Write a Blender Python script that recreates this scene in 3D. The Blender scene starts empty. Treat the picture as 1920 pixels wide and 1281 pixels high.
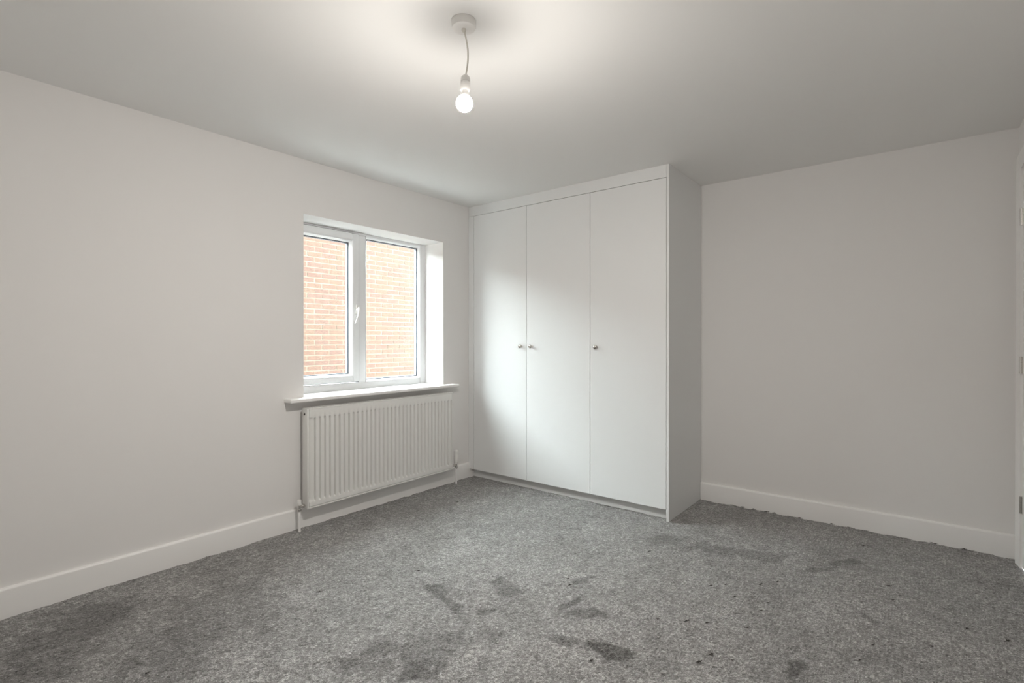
import bpy, bmesh, math, random
import numpy as np
from mathutils import Vector, Matrix
random.seed(7); rng = np.random.default_rng(7)
scene = bpy.context.scene
COL = scene.collection
R = math.radians

# ---------------------------------------------------------------- camera, light, exposure
CAM = Vector((3.1539, -3.9944, 1.2183)); YAW = R(38.4388); PIT = R(-.1538); FPX = 964.316
cd = bpy.data.cameras.new('camera'); cam = bpy.data.objects.new('camera', cd); COL.objects.link(cam)
cd.sensor_fit = 'HORIZONTAL'; cd.sensor_width = 36.0; cd.lens = FPX / 1920 * 36.0; cd.clip_start = .02
cam.location = CAM; cam.rotation_euler = (R(90) + PIT, 0, YAW); scene.camera = cam

SKY_STRENGTH = 34.0
SKY_COL = (.90, .965, 1.0)
BULB_STRENGTH = 2400.0
BULB_COL = (1.0, .945, .88)
EXPOSURE = 0.0
w = bpy.data.worlds.new('overcast_sky'); scene.world = w; w.use_nodes = True
bgn = w.node_tree.nodes['Background']; bgn.inputs[0].default_value = (*SKY_COL, 1); bgn.inputs[1].default_value = SKY_STRENGTH
vs = scene.view_settings; vs.view_transform = 'Standard'; vs.look = 'None'; vs.gamma = 1; vs.use_curve_mapping = False
vs.exposure = EXPOSURE
scene.cycles.max_bounces = 14; scene.cycles.diffuse_bounces = 7; scene.cycles.transparent_max_bounces = 16

# ---------------------------------------------------------------- sizes (metres)
H = 2.40; XR = 3.584; YF = -4.45
WY0, WY1, WZ0, WZ1 = -2.210, -.955, .845, 2.043        # window opening
REV = -.225                                            # inner face of the window frame
WD, WW = -.644, 1.837                                  # wardrobe front, wardrobe outer side
GZ = -2.75                                             # ground outside
BX = -3.715                                            # face of the neighbour's brick wall

def floor_at(px, py, z=0.0):
    """photo pixel -> the point of the carpet that it shows"""
    fw = Vector((-math.sin(YAW)*math.cos(PIT), math.cos(YAW)*math.cos(PIT), math.sin(PIT)))
    rt = Vector((math.cos(YAW), math.sin(YAW), 0)); up = rt.cross(fw)
    d = fw + rt*(px-960)/FPX - up*(py-640.5)/FPX
    return CAM + d*((z-CAM.z)/d.z)

# ---------------------------------------------------------------- materials
def mat(name, col, rough=.5, metal=0.0, bump=None, spec=.5, var=0.0, vscale=6.0, coat=0.0):
    m = bpy.data.materials.new(name); m.use_nodes = True; nt = m.node_tree; b = nt.nodes['Principled BSDF']
    b.inputs['Base Color'].default_value = (*col, 1); b.inputs['Roughness'].default_value = rough
    b.inputs['Metallic'].default_value = metal; b.inputs['Specular IOR Level'].default_value = spec
    b.inputs['Coat Weight'].default_value = coat
    tc = nt.nodes.new('ShaderNodeTexCoord')
    if var:
        n = nt.nodes.new('ShaderNodeTexNoise'); n.inputs['Scale'].default_value = vscale; n.inputs['Detail'].default_value = 4
        r = nt.nodes.new('ShaderNodeValToRGB')
        r.color_ramp.elements[0].position = .3; r.color_ramp.elements[1].position = .7
        r.color_ramp.elements[0].color = (*[c*(1-var) for c in col], 1); r.color_ramp.elements[1].color = (*[min(1, c*(1+var)) for c in col], 1)
        nt.links.new(tc.outputs['Object'], n.inputs['Vector']); nt.links.new(n.outputs['Fac'], r.inputs['Fac'])
        nt.links.new(r.outputs['Color'], b.inputs['Base Color'])
    if bump:
        n = nt.nodes.new('ShaderNodeTexNoise'); n.inputs['Scale'].default_value = bump[0]; n.inputs['Detail'].default_value = 3
        bp = nt.nodes.new('ShaderNodeBump'); bp.inputs['Strength'].default_value = bump[1]; bp.inputs['Distance'].default_value = bump[2]
        nt.links.new(tc.outputs['Object'], n.inputs['Vector']); nt.links.new(n.outputs['Fac'], bp.inputs['Height'])
        nt.links.new(bp.outputs['Normal'], b.inputs['Normal'])
    return m
M = {}
M['wall'] = mat('wall_paint', (.81, .80, .79), .75, bump=(260, .12, .0006), spec=.3)
M['ceiling'] = mat('ceiling_paint', (.86, .86, .85), .85, bump=(220, .12, .0006), spec=.2)
M['trim'] = mat('gloss_trim_paint', (.87, .865, .855), .35, spec=.5)
M['ward'] = mat('wardrobe_lacquer', (.80, .81, .81), .42, bump=(500, .03, .0003), spec=.4)
M['upvc'] = mat('white_plastic_frame', (.83, .84, .85), .28)
M['gasket'] = mat('black_gasket', (.03, .03, .032), .6)
M['spacer'] = mat('grey_glazing_spacer', (.22, .25, .29), .5)
M['rad'] = mat('radiator_enamel', (.80, .80, .78), .32)
M['chrome'] = mat('chrome', (.72, .70, .68), .16, metal=1)
M['nickel'] = mat('brushed_nickel', (.62, .60, .57), .24, metal=1, bump=(900, .05, .0002))
M['plastic'] = mat('white_plastic', (.82, .81, .79), .35)
M['cord'] = mat('cord_plastic', (.70, .68, .62), .45)
M['hole'] = mat('painted_hole_shade', (.02, .018, .016), .6)
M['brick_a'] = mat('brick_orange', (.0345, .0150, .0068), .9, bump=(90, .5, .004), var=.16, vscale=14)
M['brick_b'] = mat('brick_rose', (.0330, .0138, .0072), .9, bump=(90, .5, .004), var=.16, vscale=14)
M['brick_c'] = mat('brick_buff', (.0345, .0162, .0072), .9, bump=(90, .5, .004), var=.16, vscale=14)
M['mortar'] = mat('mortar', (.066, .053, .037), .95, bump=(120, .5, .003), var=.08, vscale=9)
M['paving'] = mat('outside_paving', (.56, .55, .53), .9, bump=(40, .4, .01), var=.2, vscale=3)
M['fluff'] = mat('dark_fibre', (.04, .037, .034), .95)

def glass_mat():
    m = bpy.data.materials.new('window_glass'); m.use_nodes = True; nt = m.node_tree; nt.nodes.clear()
    out = nt.nodes.new('ShaderNodeOutputMaterial'); tr = nt.nodes.new('ShaderNodeBsdfTransparent')
    gl = nt.nodes.new('ShaderNodeBsdfGlossy'); gl.inputs['Roughness'].default_value = 0.01
    lw = nt.nodes.new('ShaderNodeLayerWeight'); lw.inputs['Blend'].default_value = .5
    pw = nt.nodes.new('ShaderNodeMath'); pw.operation = 'POWER'; pw.inputs[1].default_value = 4.5
    fr = nt.nodes.new('ShaderNodeMath'); fr.operation = 'MULTIPLY_ADD'; fr.inputs[1].default_value = .45; fr.inputs[2].default_value = .02
    mx = nt.nodes.new('ShaderNodeMixShader'); mx2 = nt.nodes.new('ShaderNodeMixShader')
    df = nt.nodes.new('ShaderNodeBsdfTranslucent'); df.inputs['Color'].default_value = (.95, .95, .93, 1)
    tc = nt.nodes.new('ShaderNodeTexCoord'); n = nt.nodes.new('ShaderNodeTexNoise'); n.inputs['Scale'].default_value = 3.2; n.inputs['Detail'].default_value = 6
    n.inputs['Roughness'].default_value = .62
    mr = nt.nodes.new('ShaderNodeMapRange'); mr.inputs['From Min'].default_value = .45; mr.inputs['From Max'].default_value = .8
    mr.inputs['To Min'].default_value = .0; mr.inputs['To Max'].default_value = .0025
    tr.inputs['Color'].default_value = (.97, .98, .975, 1)
    L = nt.links.new
    L(tc.outputs['Object'], n.inputs['Vector']); L(n.outputs['Fac'], mr.inputs['Value']); L(mr.outputs['Result'], mx2.inputs['Fac'])
    L(tr.outputs[0], mx2.inputs[1]); L(df.outputs[0], mx2.inputs[2])
    L(lw.outputs['Facing'], pw.inputs[0]); L(pw.outputs[0], fr.inputs[0]); L(fr.outputs[0], mx.inputs['Fac']); L(mx2.outputs[0], mx.inputs[1]); L(gl.outputs[0], mx.inputs[2]); L(mx.outputs[0], out.inputs[0])
    return m
M['glass'] = glass_mat()

def bulb_mat():
    m = bpy.data.materials.new('lit_bulb'); m.use_nodes = True; b = m.node_tree.nodes['Principled BSDF']
    b.inputs['Base Color'].default_value = (.9, .88, .84, 1); b.inputs['Emission Color'].default_value = (*BULB_COL, 1)
    # LED globe: the diffuser is brightest at its far end and dims towards the neck
    nt = m.node_tree; g = nt.nodes.new('ShaderNodeNewGeometry'); sx = nt.nodes.new('ShaderNodeSeparateXYZ')
    mr = nt.nodes.new('ShaderNodeMapRange'); mr.inputs['From Min'].default_value = -.65; mr.inputs['From Max'].default_value = .16
    mr.inputs['To Min'].default_value = BULB_STRENGTH; mr.inputs['To Max'].default_value = BULB_STRENGTH*.022
    nt.links.new(g.outputs['Normal'], sx.inputs[0]); nt.links.new(sx.outputs['Z'], mr.inputs['Value']); nt.links.new(mr.outputs['Result'], b.inputs['Emission Strength'])
    return m
M['bulb'] = bulb_mat()

def carpet_mat():
    m = bpy.data.materials.new('grey_twist_carpet'); m.use_nodes = True; nt = m.node_tree; b = nt.nodes['Principled BSDF']
    b.inputs['Roughness'].default_value = .95; b.inputs['Specular IOR Level'].default_value = .1
    b.inputs['Sheen Weight'].default_value = .25; b.inputs['Sheen Roughness'].default_value = .6
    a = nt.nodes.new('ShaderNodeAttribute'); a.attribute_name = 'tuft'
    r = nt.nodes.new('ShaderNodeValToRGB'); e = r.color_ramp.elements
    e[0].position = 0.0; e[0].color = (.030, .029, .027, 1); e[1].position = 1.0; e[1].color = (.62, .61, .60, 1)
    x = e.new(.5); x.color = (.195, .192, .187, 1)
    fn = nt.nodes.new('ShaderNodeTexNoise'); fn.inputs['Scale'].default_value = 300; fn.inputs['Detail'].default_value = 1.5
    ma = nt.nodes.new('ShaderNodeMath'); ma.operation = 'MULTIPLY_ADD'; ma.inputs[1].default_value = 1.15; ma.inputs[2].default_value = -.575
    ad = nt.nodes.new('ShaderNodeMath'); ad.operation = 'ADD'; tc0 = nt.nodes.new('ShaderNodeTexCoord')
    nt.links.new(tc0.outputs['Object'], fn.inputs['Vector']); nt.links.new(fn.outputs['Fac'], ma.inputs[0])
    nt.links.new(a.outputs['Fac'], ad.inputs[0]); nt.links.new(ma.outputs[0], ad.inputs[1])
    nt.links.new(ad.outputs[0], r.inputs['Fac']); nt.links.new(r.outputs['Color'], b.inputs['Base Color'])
    tc = nt.nodes.new('ShaderNodeTexCoord')
    n = nt.nodes.new('ShaderNodeTexNoise'); n.inputs['Scale'].default_value = 420; n.inputs['Detail'].default_value = 2
    bp = nt.nodes.new('ShaderNodeBump'); bp.inputs['Strength'].default_value = .6; bp.inputs['Distance'].default_value = .003
    nt.links.new(tc.outputs['Object'], n.inputs['Vector']); nt.links.new(n.outputs['Fac'], bp.inputs['Height']); nt.links.new(bp.outputs['Normal'], b.inputs['Normal'])
    return m
M['carpet'] = carpet_mat()

# ---------------------------------------------------------------- helpers
def box(bm, lo, hi, bev=0.0, seg=2):
    vsn = [bm.verts.new((x, y, z)) for x in (lo[0], hi[0]) for y in (lo[1], hi[1]) for z in (lo[2], hi[2])]
    fs = [bm.faces.new([vsn[i] for i in q]) for q in ((0, 1, 3, 2), (4, 6, 7, 5), (0, 4, 5, 1), (2, 3, 7, 6), (0, 2, 6, 4), (1, 5, 7, 3))]
    if bev:
        es = list({e for f in fs for e in f.edges})
        bmesh.ops.bevel(bm, geom=es, offset=bev, segments=seg, affect='EDGES', profile=.5)
    return bm
def boxes(*bs, bev=0.0):
    bm = bmesh.new()
    for lo, hi in bs: box(bm, lo, hi, bev)
    return bm
def prism(bm, pts, axis, a, b, bev=0.0, seg=2):
    """outline pts (2D) swept along axis from a to b"""
    def p3(p, t):
        q = list(p); q.insert(axis, t); return q
    v0 = [bm.verts.new(p3(p, a)) for p in pts]; v1 = [bm.verts.new(p3(p, b)) for p in pts]
    n = len(pts); fs = [bm.faces.new(v0), bm.faces.new(v1[::-1])]
    for i in range(n): fs.append(bm.faces.new((v0[i], v1[i], v1[(i+1) % n], v0[(i+1) % n])))
    if bev:
        bmesh.ops.bevel(bm, geom=list({e for f in fs for e in f.edges}), offset=bev, segments=seg, affect='EDGES', profile=.5)
    return bm
def lathe(bm, prof, base, axis, n=32):
    """prof: (radius, height along axis)"""
    ax = Vector(axis).normalized(); u = ax.orthogonal().normalized(); v = ax.cross(u); rings = []
    for r, h in prof:
        c = Vector(base) + ax*h
        rings.append([bm.verts.new(c)] if r < 1e-6 else [bm.verts.new(c + (u*math.cos(2*math.pi*i/n) + v*math.sin(2*math.pi*i/n))*r) for i in range(n)])
    for A, B in zip(rings, rings[1:]):
        for i in range(n):
            j = (i+1) % n
            if len(A) == 1 and len(B) > 1: bm.faces.new((A[0], B[i], B[j]))
            elif len(B) == 1 and len(A) > 1: bm.faces.new((A[i], B[0], A[j]))
            elif len(A) > 1: bm.faces.new((A[i], B[i], B[j], A[j]))
    for ring, flip in ((rings[0], 1), (rings[-1], 0)):
        if len(ring) > 1: bm.faces.new(ring[::-1] if flip else ring)
    return bm
def tube(bm, pts, r, n=10):
    pts = [Vector(p) for p in pts]; rings = []
    for i, p in enumerate(pts):
        t = (pts[min(i+1, len(pts)-1)] - pts[max(i-1, 0)]).normalized()
        u = t.cross(Vector((.13, .97, .2))).normalized(); v = t.cross(u); rr = r[i] if isinstance(r, (list, tuple)) else r
        rings.append([bm.verts.new(p + (u*math.cos(2*math.pi*k/n) + v*math.sin(2*math.pi*k/n))*rr) for k in range(n)])
    for A, B in zip(rings, rings[1:]):
        for k in range(n): bm.faces.new((A[k], B[k], B[(k+1) % n], A[(k+1) % n]))
    bm.faces.new(rings[0][::-1]); bm.faces.new(rings[-1])
    return bm
def root_loc(p):
    while p.parent: p = p.parent
    return p.location.copy()
def obj(name, bm, m, parent=None, smooth=False, loc=None):
    """one mesh object; bm is in world coordinates"""
    bmesh.ops.recalc_face_normals(bm, faces=bm.faces)
    off = root_loc(parent) if parent else (Vector(loc) if loc else Vector())
    bmesh.ops.translate(bm, verts=bm.verts, vec=-off)
    me = bpy.data.meshes.new(name); bm.to_mesh(me); bm.free()
    me.materials.append(m if not isinstance(m, str) else M[m])
    if smooth:
        me.polygons.foreach_set('use_smooth', [True]*len(me.polygons)); me.set_sharp_from_angle(angle=R(38))
    o = bpy.data.objects.new(name, me); COL.objects.link(o)
    if parent: o.parent = parent
    elif loc: o.location = loc
    return o
def tag(o, label=None, cat=None, group=None, kind=None):
    for k, v in (('label', label), ('category', cat), ('group', group), ('kind', kind)):
        if v: o[k] = v
    return o
def thing(name, label, cat, loc, group=None):
    o = bpy.data.objects.new(name, None); COL.objects.link(o); o.location = loc; o.empty_display_size = .1
    return tag(o, label, cat, group)
def struct(name, bm, m, label=None, **k):
    return tag(obj(name, bm, m, **k), label=label, kind='structure')
def struct_root(name, loc, label=None):
    o = bpy.data.objects.new(name, None); COL.objects.link(o); o.location = loc
    return tag(o, label, kind='structure')

# ---------------------------------------------------------------- room shell
T = .30
SKY_BLOCK_TOP = 5.2                                             # unseen wall top, added to keep sky light off the brick opposite
struct('wall_left', boxes(((-T, YF-T, GZ), (0, WY0, SKY_BLOCK_TOP)), ((-T, WY1, GZ), (0, T, SKY_BLOCK_TOP)),
                          ((-T, WY0, GZ), (0, WY1, WZ0-.02)), ((-T, WY0, WZ1), (0, WY1, SKY_BLOCK_TOP))), 'wall', 'white painted wall with the window and radiator')
struct('wall_back', boxes(((0, 0, -.3), (XR+T, T, H+.2))), 'wall', 'white painted wall behind the wardrobe')
DY0, DY1, DZ = -.95, -.15, 2.135                         # door opening in the right wall
struct('wall_right', boxes(((XR, YF-T, -.3), (XR+.12, DY0, H+.2)), ((XR, DY1, -.3), (XR+.12, 0, H+.2)), ((XR, DY0, DZ), (XR+.12, DY1, H+.2))), 'wall', 'white painted wall with the door')
struct('wall_front', boxes(((0, YF-T, -.3), (XR, YF, H+.2))), 'wall', 'white painted wall facing the wardrobe')
struct('ceiling', boxes(((0, YF, H), (XR, 0, H+.2))), 'ceiling', 'flat white painted ceiling')

LX = XR+.12  # unseen shell behind the door, added to stop sky light leaking under it
struct('wall_landing_blocker', boxes(((LX+1.0, -1.6, -.3), (LX+1.1, .4, H+.2)), ((LX, -1.7, -.3), (LX+1.1, -1.6, H+.2)), ((LX, .3, -.3), (LX+1.0, .4, H+.2)),
       ((LX, -1.6, H), (LX+1.0, .3, H+.2)), ((XR, -1.6, -.3), (LX+1.0, .3, -.012))), 'wall', 'unseen landing shell added behind the closed door')

# ---- floor: fitted twist-pile carpet, a real height field of tufts
def blur(a, k):
    for ax in (0, 1):
        ker = np.ones(k)/k
        a = np.apply_along_axis(lambda v: np.convolve(np.pad(v, k//2, mode='reflect'), ker, mode='valid')[:len(v)], ax, a)
    return a
def norm(a): return (a-a.mean())/a.std()
def lattice(nx, ny, step_x, step_y):
    """smooth random field with cells of step grid points"""
    gx, gy = nx/step_x, ny/step_y; c = rng.standard_normal((int(gx)+3, int(gy)+3))
    X = np.arange(nx)/step_x; Y = np.arange(ny)/step_y; i = X.astype(int); j = Y.astype(int); fx = X-i; fy = Y-j
    fx = (fx*fx*(3-2*fx))[:, None]; fy = (fy*fy*(3-2*fy))[None, :]
    return (c[i][:, j]*(1-fx)+c[i+1][:, j]*fx)*(1-fy) + (c[i][:, j+1]*(1-fx)+c[i+1][:, j+1]*fx)*fy
STEP = .0047
nx, ny = int(XR/STEP)+1, int(-YF/STEP)+1
gx = np.linspace(0, XR, nx); gy = np.linspace(YF, 0, ny); GX, GY = np.meshgrid(gx, gy, indexing='ij')
white = rng.standard_normal((nx, ny))
tuft = norm(white) * .8 + norm(lattice(nx, ny, 2.1, 2.5))*.35
rows = np.cos(2*np.pi*(GX + .004*lattice(nx, ny, 6, 14))/.0125)
rowmask = 1/(1+np.exp(-(GX-2.05+.35*(GY+2.2)+.25*lattice(nx, ny, 90, 90))/.22))      # rows of tufts show where the pile is flattest
clump = norm(lattice(nx, ny, 9, 11)); patch = norm(lattice(nx, ny, 46, 60) + .8*lattice(nx, ny, 21, 24))
# pile pushed over by feet and hoover: patches with their own outline, plus painted left-front shade
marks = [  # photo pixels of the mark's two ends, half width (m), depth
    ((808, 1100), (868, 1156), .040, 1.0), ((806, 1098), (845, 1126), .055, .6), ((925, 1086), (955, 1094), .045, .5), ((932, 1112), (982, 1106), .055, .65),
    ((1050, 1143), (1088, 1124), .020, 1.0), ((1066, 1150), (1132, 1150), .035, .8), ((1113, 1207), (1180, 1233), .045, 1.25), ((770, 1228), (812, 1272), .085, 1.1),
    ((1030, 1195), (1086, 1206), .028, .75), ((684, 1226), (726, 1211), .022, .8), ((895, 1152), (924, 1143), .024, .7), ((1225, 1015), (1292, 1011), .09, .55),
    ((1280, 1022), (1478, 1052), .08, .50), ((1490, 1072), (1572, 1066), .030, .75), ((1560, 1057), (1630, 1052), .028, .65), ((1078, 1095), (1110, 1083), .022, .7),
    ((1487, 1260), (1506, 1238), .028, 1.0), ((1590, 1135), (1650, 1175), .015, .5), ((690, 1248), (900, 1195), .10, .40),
    ((30, 1215), (230, 1170), .22, .55), ((10, 1270), (140, 1235), .2, .5), ((165, 1160), (240, 1150), .07, .7), ((330, 1185), (520, 1105), .25, .30), ((240, 1255), (420, 1205), .2, .40)]  # broad left-front nap, its tone also darkened to paint in the dimmer light
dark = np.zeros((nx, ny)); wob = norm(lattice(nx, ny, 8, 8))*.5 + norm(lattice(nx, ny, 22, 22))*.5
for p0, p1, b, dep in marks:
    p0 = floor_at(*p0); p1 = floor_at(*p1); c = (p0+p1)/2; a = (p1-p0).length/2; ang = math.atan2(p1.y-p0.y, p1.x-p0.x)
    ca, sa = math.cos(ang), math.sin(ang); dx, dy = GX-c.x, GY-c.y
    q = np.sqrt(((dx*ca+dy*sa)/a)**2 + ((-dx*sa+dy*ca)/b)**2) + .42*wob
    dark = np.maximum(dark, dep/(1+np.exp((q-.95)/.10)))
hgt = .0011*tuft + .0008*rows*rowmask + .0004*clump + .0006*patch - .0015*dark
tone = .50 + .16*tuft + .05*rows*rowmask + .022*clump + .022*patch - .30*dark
edge = np.minimum(np.minimum(GX, XR-GX), np.minimum(-GY, GY-YF))
hgt += np.where(edge < .03, .002*clump, 0)
co = np.stack([GX.ravel() + rng.normal(0, .0007, nx*ny), GY.ravel() + rng.normal(0, .0007, nx*ny), hgt.ravel()], 1).astype(np.float32)
idx = np.arange(nx*ny).reshape(nx, ny)
quads = np.stack([idx[:-1, :-1].ravel(), idx[1:, :-1].ravel(), idx[1:, 1:].ravel(), idx[:-1, 1:].ravel()], 1).astype(np.int32)
me = bpy.data.meshes.new('floor'); me.vertices.add(len(co)); me.vertices.foreach_set('co', co.ravel())
nq = len(quads); me.loops.add(nq*4); me.loops.foreach_set('vertex_index', quads.ravel()); me.polygons.add(nq)
me.polygons.foreach_set('loop_start', np.arange(0, nq*4, 4, dtype=np.int32)); me.polygons.foreach_set('use_smooth', np.ones(nq, dtype=bool))
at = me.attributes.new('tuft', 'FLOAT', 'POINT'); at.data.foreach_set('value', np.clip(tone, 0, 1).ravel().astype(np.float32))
me.update(); me.validate(); me.materials.append(M['carpet'])
fl = bpy.data.objects.new('floor', me); COL.objects.link(fl); tag(fl, 'grey twist pile fitted carpet', kind='structure')

# ---- skirting boards: plain board with a rounded (pencil round) top edge
def skirting_profile(h=.131, t=.018):
    p = [(0, -.01), (t, -.01), (t, h-.012)]
    p += [(t-.010*(1-math.cos(a)), h-.012+.012*math.sin(a)) for a in (R(25), R(50), R(75), R(90))]
    return p + [(0, h)]
prof = skirting_profile()
bm = bmesh.new(); prism(bm, [(x, z) for x, z in prof], 1, YF+.0185, WD+.06); struct('baseboard_left', bm, 'trim', 'white skirting board under the window', smooth=True)
bm = bmesh.new(); prism(bm, [(-x, z) for x, z in prof], 0, WW+.001, XR-.0005); struct('baseboard_back', bm, 'trim', 'white skirting board beside the wardrobe', smooth=True)
bm = bmesh.new(); prism(bm, [(XR-x, z) for x, z in prof], 1, YF+.0185, -1.022); struct('baseboard_right', bm, 'trim', 'white skirting board beside the door', smooth=True)
bm = bmesh.new(); prism(bm, [(YF+x, z) for x, z in prof], 0, 0, XR); struct('baseboard_front', bm, 'trim', 'white skirting board facing the wardrobe', smooth=True)

# ---------------------------------------------------------------- window
win = struct_root('window_1', (REV, (WY0+WY1)/2, WZ0), 'white plastic two-light window looking onto a brick wall')
FX0, FX1 = REV-.07, REV
def ring(bm, y0, y1, z0, z1, wl, wr, wb, wt, x0, x1, bev=.004):
    box(bm, (x0, y0, z0), (x1, y0+wl, z1), bev); box(bm, (x0, y1-wr, z0), (x1, y1, z1), bev)
    box(bm, (x0, y0+wl, z0), (x1, y1-wr, z0+wb), bev); box(bm, (x0, y0+wl, z1-wt), (x1, y1-wr, z1), bev)
MU0, MU1 = -1.632, -1.566
bm = bmesh.new(); ring(bm, WY0-.02, WY1+.03, WZ0-.012, WZ1+.03, .07, .085, .060, .048, FX0, FX1)
box(bm, (FX0, MU0, WZ0+.047), (FX1, MU1, WZ1-.017), .006)
obj('window_frame', bm, 'upvc', win, smooth=True)
# opening casement on the left light, proud of the frame
SY0, SY1, SZ0, SZ1 = WY0+.045, -1.638, .903, 2.028
cas = bmesh.new(); ring(cas, SY0, SY1, SZ0, SZ1, .055, .052, .042, .052, REV-.062, REV+.014, .006)
sash = obj('casement', cas, 'upvc', win, smooth=True)
bm = bmesh.new(); ring(bm, SY0-.003, SY1+.003, SZ0-.003, SZ1+.003, .008, .008, .008, .008, REV-.004, REV+.0035, 0); obj('sash_gap_ring', bm, 'gasket', sash)  # dark ring painting the shaded gap between casement and frame
GX0, GX1 = REV-.058, REV-.024                            # sealed double glazing unit
def glazing(parent, y0, y1, z0, z1, xb):
    bm = bmesh.new()                                     # sloped bead round the glass
    for lo, hi, ax in (((y0, z0), (y1, z0), 'b'), ((y0, z1), (y1, z1), 't'), ((y0, z0), (y0, z1), 'l'), ((y1, z0), (y1, z1), 'r')):
        if ax in 'bt':
            s = 1 if ax == 'b' else -1; z = lo[1]
            prism(bm, [(xb, z), (xb-.004, z+s*.006), (GX1+.002, z+s*.016), (GX1+.002, z)], 1, y0, y1)
        else:
            s = 1 if ax == 'l' else -1; y = lo[0]
            prism(bm, [(xb, y), (xb-.004, y+s*.006), (GX1+.002, y+s*.016), (GX1+.002, y)], 2, z0, z1)
    obj('glazing_bead', bm, 'upvc', parent, smooth=True)
    g = .014; bm = bmesh.new(); ring(bm, y0+g, y1-g, z0+g, z1-g, .0035, .0035, .0035, .0035, GX1, GX1+.002, 0)
    obj('gasket', bm, 'gasket', parent)
    bm = bmesh.new(); ring(bm, y0+.002, y1-.002, z0+.002, z1-.002,   .020, .020, .020, .020, GX0+.004, GX1-.004, 0)
    obj('spacer_bar', bm, 'spacer', parent)
    obj('glass_pane', boxes(((GX1-.004, y0, z0), (GX1, y1, z1))), 'glass', parent)
    obj('glass_pane', boxes(((GX0, y0, z0), (GX0+.004, y1, z1))), 'glass', parent)
glazing(sash, SY0+.055, SY1-.052, SZ0+.042, SZ1-.052, REV+.014)
glazing(win, MU1, WY1+.03-.085, WZ0-.012+.060, WZ1+.03-.048, REV)
# casement handle: back plate, neck, cranked lever
hy, hz, hx = -1.660, 1.452, REV+.014
hb = obj('handle', boxes(((hx, hy-.011, hz-.035), (hx+.010, hy+.011, hz+.035)), bev=.004), 'plastic', sash, smooth=True)
bm = bmesh.new(); lathe(bm, [(.009, 0), (.009, .022), (.010, .024)], (hx+.008, hy, hz-.002), (1, 0, 0), 20)
obj('handle_neck', bm, 'plastic', hb, smooth=True)
bm = bmesh.new()
tube(bm, [(hx+.030, hy+.001, hz+.014), (hx+.034, hy, hz), (hx+.036, hy-.002, hz-.020), (hx+.036, hy-.010, hz-.052), (hx+.033, hy-.021, hz-.084), (hx+.028, hy-.030, hz-.108)],
     [.008, .0115, .0105, .0075, .0065, .005], 14)
obj('handle_lever', bm, 'plastic', hb, smooth=True)
# window board with horns either side of the opening, bull-nosed
bm = bmesh.new()
prism(bm, [(REV+.001, WY0+.001), (-.001, WY0+.001), (.0005, WY0+.001), (.0005, -2.342), (.085, -2.342), (.085, -.843), (.0005, -.843), (.0005, WY1-.001), (REV+.001, WY1-.001)], 2, WZ0-.024, WZ0, 0)
es = [e for e in bm.edges if all(v.co.x > .03 for v in e.verts) or (all(v.co.x > 0 for v in e.verts) and abs(e.verts[0].co.y-e.verts[1].co.y) < 1e-5 and abs(e.verts[0].co.x-e.verts[1].co.x) > .01)]
bmesh.ops.bevel(bm, geom=es, offset=.008, segments=3, affect='EDGES', profile=.6)
obj('window_sill', bm, 'trim', win, smooth=True)
# outer sill below the frame
obj('outer_sill', boxes(((-T-.12, WY0, WZ0-.03), (FX0+.005, WY1, WZ0-.013)), bev=.004), 'upvc', win)

# ---------------------------------------------------------------- radiator
RY0, RY1, RZ0, RZ1, RX0, RX1 = -2.242, -.940, .139, .782, .040, .100
rad = thing('radiator', 'white steel panel radiator with vertical flutes under the window', 'radiator', (.07, (RY0+RY1)/2, 0))
n_fl = 35; y_first, y_last = -2.191, -.961; pitch = (y_last-y_first)/(n_fl-1)
ys = [RY0+.013, RY0+.016]
for i in range(n_fl):
    c = y_first + i*pitch
    ys += [c-.0115, c-.0080, c-.0062, c-.0045, c, c+.0045, c+.0062, c+.0080]
ys = sorted(y for y in ys if y < RY1-.012) + [RY1-.010]
zs = [RZ0+.012, RZ0+.015, .170, .178, .184, .190, .196, .204] + list(np.linspace(.25, .66, 6)) + [.700, .708, .714, .720, .727, RZ1-.020, RZ1-.010, RZ1-.008]
def groove(y):
    d = abs((y-y_first+pitch/2) % pitch - pitch/2)
    return 1 if d < .0045 else max(0, 1-(d-.0045)/.0035)
def rad_depth(y, z):
    up = min(max((.724-z)/.014, 0), 1); lo = min(max((z-.180)/.014, 0), 1); k = min(up, lo); k = k*k*(3-2*k)
    edge_ = .004 if (y in (ys[0], ys[-1]) or z in (zs[0], zs[-1])) else 0
    return RX1 + .001 - edge_ - .017*groove(y)*k
bm = bmesh.new(); g = [[bm.verts.new((rad_depth(y, z), y, z)) for z in zs] for y in ys]
gb = [[bm.verts.new((RX1-.030, y, z)) for z in (zs[0], zs[-1])] for y in (ys[0], ys[-1])]
for i in range(len(ys)-1):
    for j in range(len(zs)-1): bm.faces.new((g[i][j], g[i+1][j], g[i+1][j+1], g[i][j+1]))
bm.faces.new([gb[0][0], gb[0][1], gb[1][1], gb[1][0]])
bm.faces.new([r[0] for r in g] + [gb[1][0], gb[0][0]]); bm.faces.new([r[-1] for r in g] + [gb[1][1], gb[0][1]])
bm.faces.new(g[0] + [gb[0][1], gb[0][0]]); bm.faces.new(g[-1] + [gb[1][1], gb[1][0]])
obj('front_panel', bm, 'rad', rad, smooth=True)
def side(y0, y1): return boxes(((RX0, y0, RZ0), (RX1, y1, RZ1-.001)), bev=.003)
sp = obj('side_panel', side(RY0, RY0+.011), 'rad', rad, smooth=True); obj('side_panel', side(RY1-.009, RY1), 'rad', rad, smooth=True)
bm = bmesh.new()
for z in (.745, ):
    lathe(bm, [(.0095, 0), (.0095, .003)], (.066, RY0+.002, z), (0, -1, 0), 18)
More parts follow.
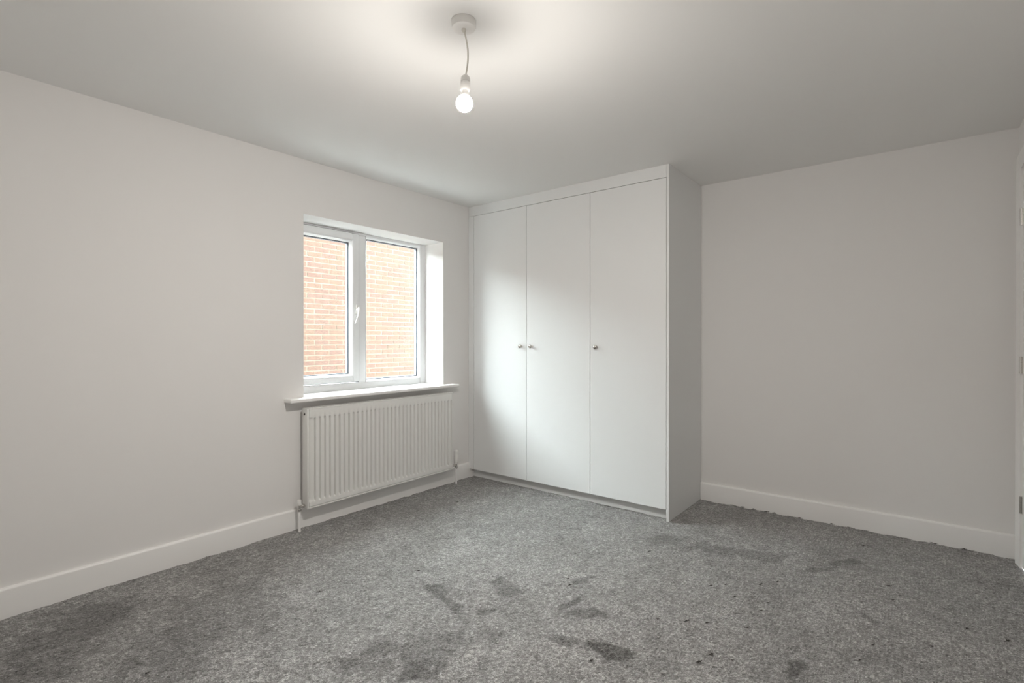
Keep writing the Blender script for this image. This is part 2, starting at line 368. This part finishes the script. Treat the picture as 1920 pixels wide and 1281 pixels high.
obj('plug_hole_disc', bm, 'hole', sp)  # flat dark disc on the panel, the hole's shade put into its colour
bm = bmesh.new(); lathe(bm, [(.006, 0), (.006, .004), (.0045, .006)], (.066, RY0+.001, .748), (0, -1, 0), 6); obj('bleed_plug', bm, 'chrome', sp)
bm = bmesh.new()
box(bm, (RX0, RY0+.011, RZ1-.008), (RX0+.008, RY1-.009, RZ1)); box(bm, (RX1-.014, RY0+.011, RZ1-.008), (RX1, RY1-.009, RZ1), .0025)
k = 0; y = RY0+.02
while y < RY1-.02:
    box(bm, (RX0+.008, y, RZ1-.006), (RX1-.014, y+.010, RZ1-.001)); y += .019
obj('top_grille', bm, 'rad', rad)
obj('rear_panel', boxes(((RX0+.006, RY0+.014, RZ0+.02), (RX0+.014, RY1-.012, RZ1-.02))), 'rad', rad)
bm = bmesh.new(); box(bm, (RX1-.006, RY0+.011, RZ0), (RX1, RY1-.009, RZ0+.010), .002); obj('bottom_rim', bm, 'rad', rad)
for y in (RY0+.22, RY1-.22):
    obj('wall_bracket', boxes(((.0005, y-.015, .22), (.006, y+.015, .72)), ((.006, y-.012, .66), (RX0+.006, y+.012, .69)), ((.006, y-.012, .24), (RX0+.006, y+.012, .27))), 'rad', rad)
def valve(yv, to_y, kind):
    x = .066
    b = bmesh.new(); lathe(b, [(.009, .128), (.0125, .131), (.0125, .144), (.009, .147), (.0095, .170)], (x, yv, 0), (0, 0, 1), 18)
    s = 1 if to_y > yv else -1
    lathe(b, [(.008, 0), (.008, abs(to_y-yv)-.016), (.0125, abs(to_y-yv)-.015), (.0125, abs(to_y-yv)-.003), (.009, abs(to_y-yv)+.004)], (x, yv, .158), (0, s, 0), 18)
    vb = obj('valve_body', b, 'chrome', rad, smooth=True)
    b = bmesh.new()
    if kind == 'lock': lathe(b, [(.0125, .168), (.0135, .170), (.0125, .198), (.011, .203), (0, .204)], (x, yv, 0), (0, 0, 1), 22)
    else: lathe(b, [(.012, .168), (.0165, .178), (.0185, .190), (.0185, .232), (.0165, .236), (.0165, .262), (.018, .266), (.017, .278), (.012, .283), (0, .283)], (x, yv, 0), (0, 0, 1), 24)
    cp = obj('valve_cap' if kind == 'lock' else 'valve_head', b, 'plastic', vb, smooth=True)
    b = bmesh.new(); lathe(b, [(.0085, -.012), (.0085, .130)], (x, yv, 0), (0, 0, 1), 18); obj('pipe', b, 'trim', rad, smooth=True)
valve(-2.277, RY0, 'lock'); valve(-.868, RY1, 'head')

# ---------------------------------------------------------------- fitted wardrobe
wr = thing('fitted_wardrobe', 'built-in white wardrobe with three flush doors and round metal knobs', 'wardrobe', (WW/2, (WD)/2, 0))
E_ = [.0638, .6463, 1.2339, 1.8186]; ZT, ZB, G = 2.3126, .0755, .0016
dth = .018
for i in range(3):
    d = obj('door', boxes(((E_[i]+G, WD, ZB), (E_[i+1]-G, WD+dth, ZT-G)), bev=.0012), 'ward', wr)
    kx = (.597, .700, 1.289)[i]
    bm = bmesh.new(); lathe(bm, [(.0095, 0), (.0095, .002), (.0055, .005), (.0055, .013), (.0125, .020), (.0160, .026), (.0158, .031), (.012, .0355), (.006, .0372), (0, .0376)], (kx, WD+.0005, 1.168), (0, -1, 0), 32)
    obj('knob', bm, 'nickel', d, smooth=True)
obj('fascia', boxes(((.0005, WD, ZT+G), (1.8186, WD+dth, H-.0005)), bev=.0008), 'ward', wr)
obj('filler_strip', boxes(((.0005, WD, ZB+.0), (E_[0]-G*.6, WD+dth, ZT)), bev=.0008), 'ward', wr)
obj('end_panel', boxes(((1.8192, WD-.001, -.006), (WW, -.0005, H-.0005)), bev=.0012), 'ward', wr)
obj('plinth', boxes(((.02, WD+.052, -.004), (1.819, WD+.070, ZB+.004))), 'ward', wr)
obj('base_panel', boxes(((.02, WD+dth+.002, ZB+.004), (1.819, -.001, ZB+.022))), 'ward', wr)
obj('top_panel', boxes(((.001, WD+dth+.002, ZT-.004), (1.819, -.001, ZT+.014))), 'ward', wr)
for x in E_[1:3]:
    obj('partition', boxes(((x-.009, WD+dth+.002, ZB+.022), (x+.009, -.001, ZT-.004))), 'ward', wr)

# ---------------------------------------------------------------- pendant light
px, py = 1.828, -2.611
pen = thing('pendant_light', 'bare glowing bulb hanging on a short white cord from ceiling rose', 'light', (px, py, H))
bm = bmesh.new(); lathe(bm, [(.0450, 0), (.0450, .004), (.0440, .022), (.0425, .0265), (.038, .0285), (.030, .0295), (0, .0300)], (px, py, H-.0003), (0, 0, -1), 48)
rose = obj('ceiling_rose', bm, 'plastic', pen, smooth=True)
bm = bmesh.new(); lathe(bm, [(.0085, 0), (.0085, .006), (.006, .010), (.0045, .012)], (px, py, H-.029), (0, 0, -1), 20)
obj('cord_grip', bm, 'cord', rose, smooth=True)
rt = Vector((math.cos(YAW), math.sin(YAW), 0))
pts = []
for i in range(15):
    t = i/14; z = H-.030 - t*.172; sway = .0135*math.sin(math.pi*min(1, t*.93)) * (1 if t < .5 else 1) + .004*t
    pts.append(Vector((px, py, z)) + rt*sway)
bm = bmesh.new(); tube(bm, pts, .0031, 12); obj('cord', bm, 'cord', pen, smooth=True)
end = pts[-1]; ax = (Vector((-.045*rt.x, -.045*rt.y, -1))).normalized()
bm = bmesh.new(); lathe(bm, [(.006, -.003), (.0125, .002), (.0165, .008), (.0178, .020), (.0178, .0235), (.0170, .024), (.0170, .0255), (.0182, .026), (.0182, .050), (.0170, .0555), (.0155, .0556)], end, ax, 36)
obj('lamp_holder', bm, 'plastic', pen, smooth=True)
b0 = end + ax*.0556
bm = bmesh.new(); lathe(bm, [(.0135, -.002), (.0135, .006), (.0155, .012), (.0195, .0225)], b0, ax, 36)
obj('bulb_neck', bm, 'plastic', pen, smooth=True)
rb = .0310; cz = .0225 + math.sqrt(rb*rb-.0195**2)
prof_b = [(.0195, .0225)]; a0 = math.asin(.0195/rb)
for i in range(1, 17):
    a = a0 + (math.pi-a0)*i/16; prof_b.append((max(rb*math.sin(a), 0) if i < 16 else 0, cz - rb*math.cos(a)))
bm = bmesh.new(); lathe(bm, prof_b, b0, ax, 40)
tag(obj('bulb', bm, 'bulb', pen, smooth=True), 'lit round frosted bulb')

# ---------------------------------------------------------------- door in the right wall
door = struct_root('door_1', (XR, (DY0+DY1)/2, 0), 'white hinged door in its moulded frame')
bm = bmesh.new()
AW, AT = .068, .022
arch = [(0, 0), (AT, 0), (AT, .012), (AT-.004, .020), (.013, .052), (.011, AW), (0, AW)]       # thick outer edge, thinner inside
# far leg, near leg and head, profile (proud, across)
prism(bm, [(XR-p, DY1+.002+AW-a) for p, a in arch], 2, -.006, DZ+.0015+AW)
prism(bm, [(XR-p, DY0-.002-AW+a) for p, a in arch], 2, -.006, DZ+.0015+AW)
prism(bm, [(XR-p, DZ+.002+AW-a) for p, a in arch], 1, DY0-.002-AW+.0003, DY1+.002+AW-.0003)
obj('architrave', bm, 'trim', door, smooth=True)
obj('door_lining', boxes(((XR-.001, DY1-.003, -.006), (XR+.12, DY1+.004, DZ+.002)), ((XR-.001, DY0-.004, -.006), (XR+.12, DY0+.003, DZ+.002)), ((XR-.001, DY0, DZ-.004), (XR+.12, DY1, DZ+.003))), 'trim', door)
leaf = obj('door_leaf', boxes(((XR-.002, DY0+.006, .008), (XR+.040, DY1-.007, DZ-.007)), bev=.0015), 'trim', door)
for z in (1.876, 1.085, .338):
    bm = bmesh.new()
    lathe(bm, [(.0065, -.045), (.0065, -.016), (.0058, -.0155), (.0058, -.0145), (.0065, -.014), (.0065, .014), (.0058, .0145), (.0058, .0155), (.0065, .016), (.0065, .045)], (XR-.008, DY1-.006, z), (0, 0, 1), 14)
    box(bm, (XR-.006, DY1-.006, z-.045), (XR-.0015, DY1+.001, z+.045)); box(bm, (XR-.005, DY1-.022, z-.045), (XR-.0022, DY1-.006, z+.045))
    obj('hinge', bm, 'chrome', leaf, smooth=True)
bm = bmesh.new(); lathe(bm, [(.025, 0), (.025, .006), (.011, .009), (.010, .045)], (XR-.002, DY0+.065, 1.03), (-1, 0, 0), 24)
tube(bm, [(XR-.045, DY0+.060, 1.03), (XR-.050, DY0+.085, 1.03), (XR-.050, DY0+.13, 1.029), (XR-.047, DY0+.175, 1.026)], [.009, .0095, .009, .0075], 12)
obj('door_handle', bm, 'chrome', leaf, smooth=True)

# ---------------------------------------------------------------- neighbour's brick wall outside
BP, BC = .236, .075                                      # bond pitch, course height
BTOP = 2.89; BY0, BY1 = -16.0, 14.0; MORT = .015
bw = thing('brick_wall', 'red brick wall of the neighbouring house seen through the window', 'wall', (BX-.1, (BY0+BY1)/2, GZ))
obj('mortar_bed', boxes(((BX-.25, BY0, GZ-.02), (BX-.0035, BY1, BTOP))), 'mortar', bw)
obj('coping', boxes(((BX-.30, BY0-.05, BTOP), (BX+.03, BY1+.05, BTOP+.03)), bev=.006), 'paving', bw)
bmats = ['brick_a', 'brick_b', 'brick_c']; bmesh_by = []
for i in range(9):
    bm = bmesh.new(); w2, h2 = (BP-MORT)/2, (BC-MORT)/2
    vs8 = box(bm, (-.04, -w2, -h2), (0, w2, h2))
    for v in bm.verts:
        if v.co.x > -.01: v.co += Vector((random.uniform(-.0015, .002), random.uniform(-.002, .002), random.uniform(-.0015, .0015)))
    bmesh.ops.recalc_face_normals(bm, faces=bm.faces)
    m_ = bpy.data.meshes.new('brick'); bm.to_mesh(m_); bm.free(); m_.materials.append(M[bmats[i % 3]]); bmesh_by.append(m_)
rl = root_loc(bw); cells = []
zc0 = 2.384; k0 = int((GZ-zc0)/BC)+1; k1 = int((BTOP-.04-zc0)/BC)
for k in range(k0, k1+1):
    z = zc0 + k*BC; y_ = .063 + (BP/2 if k % 2 == 0 else 0) + (.0 if k % 2 == 0 else 0)
    n0 = int((BY0-y_)/BP)+1; n1 = int((BY1-y_)/BP)-1
    for n in range(n0, n1+1):
        cells.append((y_+n*BP, z))
# the bricks that the photograph shows, each an object; nearest to the middle of the view first
def seen(c): return max(abs(c[0]-.96)/1.14, abs(c[1]-1.76)/1.17)
cells.sort(key=seen); near, far = cells[:300], cells[300:]
for y, z in near:
    o = bpy.data.objects.new('brick', random.choice(bmesh_by)); COL.objects.link(o); o.parent = bw
    o.location = Vector((BX+random.uniform(-.001, .002), y+random.uniform(-.003, .003), z)) - rl
fm = [bmesh.new() for _ in range(3)]
for y, z in far:
    b = random.choice(fm); dx = random.uniform(-.001, .002)
    box(b, (BX-.04+dx, y-(BP-MORT)/2, z-(BC-MORT)/2), (BX+dx, y+(BP-MORT)/2, z+(BC-MORT)/2))
me_ = bpy.data.meshes.new('brick_courses'); tot = bmesh.new()
for i, b in enumerate(fm):
    for f in b.faces: f.material_index = i
    t_ = bpy.data.meshes.new('t'); b.to_mesh(t_); b.free(); n0 = len(tot.faces); tot.from_mesh(t_); bpy.data.meshes.remove(t_)
bmesh.ops.recalc_face_normals(tot, faces=tot.faces); bmesh.ops.translate(tot, verts=tot.verts, vec=-rl); tot.to_mesh(me_); tot.free()
for k in bmats: me_.materials.append(M[k])
o = bpy.data.objects.new('brick_courses', me_); COL.objects.link(o); o.parent = bw; o['kind'] = 'stuff'
struct('ground_outside', boxes(((-14, -18, GZ-.2), (-T-.001, 16, GZ))), 'paving', 'paved passage between the houses')

# ---------------------------------------------------------------- loose dark fluff on the carpet
def fluff_mesh(seed, size):
    rd = random.Random(seed); bm = bmesh.new()
    for _ in range(5):
        a = rd.gauss(0, .4); L = size*rd.uniform(.4, 1); c = Vector((rd.gauss(0, size*.15), rd.gauss(0, size*.06), .0015+abs(rd.gauss(0, .001))))
        d = Vector((math.cos(a), math.sin(a), rd.uniform(-.05, .10)))*L*.5; n_ = Vector((-d.y, d.x, 0))*rd.uniform(-.25, .25)
        tube(bm, [c-d, c-d*.35+n_, c+d*.35+n_*.6+Vector((0, 0, .002)), c+d], [.0005, .0014, .0014, .0005], 4)
    me = bpy.data.meshes.new('carpet_fluff'); bmesh.ops.recalc_face_normals(bm, faces=bm.faces); bm.to_mesh(me); bm.free(); me.materials.append(M['fluff']); return me
fl_small = [fluff_mesh(i, .019) for i in range(5)]; fl_edge = [fluff_mesh(20+i, .030) for i in range(4)]
spots = [(1288, 1166), (1325, 1169), (1401, 1178), (1333, 1099), (1362, 1097), (1427, 1097), (1458, 1092), (1440, 1131), (1427, 1146), (1391, 1147), (1378, 1120),
         (1674, 1126), (1612, 1239), (1747, 1213), (1638, 1210), (1836, 1093), (1872, 1089), (1890, 1203), (1334, 1228), (1311, 1243), (1340, 1253), (1373, 1239),
         (1813, 1180), (1619, 1024), (1667, 1100), (1218, 1035), (1220, 1065), (1068, 1098), (1065, 1086), (1079, 1039), (1109, 1240), (1233, 1162), (1263, 1093),
         (785, 1071), (857, 942), (600, 1111), (275, 1264)]
for i, s in enumerate(spots):
    o = bpy.data.objects.new('carpet_fluff', fl_small[i % 5]); COL.objects.link(o); o.location = floor_at(*s, .003); o.location.z = .003
    o.rotation_euler.z = random.uniform(-.5, .5) + YAW; o.scale = (random.uniform(.7, 1.2),)*3
    x = s[0]
    if s == (857, 942): lab, grp = 'tiny dark fibre scrap on the carpet between radiator and wardrobe', None
    elif s == (275, 1264): lab, grp = 'tiny dark fibre scrap on the darker carpet along the window wall', None
    elif x < 800: lab, grp = 'tiny dark fibre scrap on clear carpet out in front of the radiator', 'scraps in front of the radiator'
    elif x < 1120: lab, grp = 'tiny dark fibre scrap beside the dark scuff marks in the carpet', 'scraps beside the scuff marks'
    elif x < 1600: lab, grp = 'tiny dark fibre scrap in the loose cluster out from the wardrobe end panel', 'scraps out from the wardrobe end panel'
    else: lab, grp = 'tiny dark fibre scrap on the ribbed carpet near the hinged door', 'scraps near the door'
    tag(o, lab, 'fluff', grp)
edge_spots = [1392, 1412, 1437, 1452, 1500, 1560, 1750, 1808]
for i, s in enumerate(edge_spots):
    # on the carpet against the back wall's skirting
    x = floor_at(s, 944 + (s-1340)*.18).x
    o = bpy.data.objects.new('carpet_fluff', fl_edge[i % 4]); COL.objects.link(o); o.location = (x, -.032, .004); o.rotation_euler.z = random.uniform(-.3, .3)
    tag(o, 'dark fluff caught between the carpet and the skirting beside the wardrobe', 'fluff', 'fluff along the skirting beside the wardrobe')
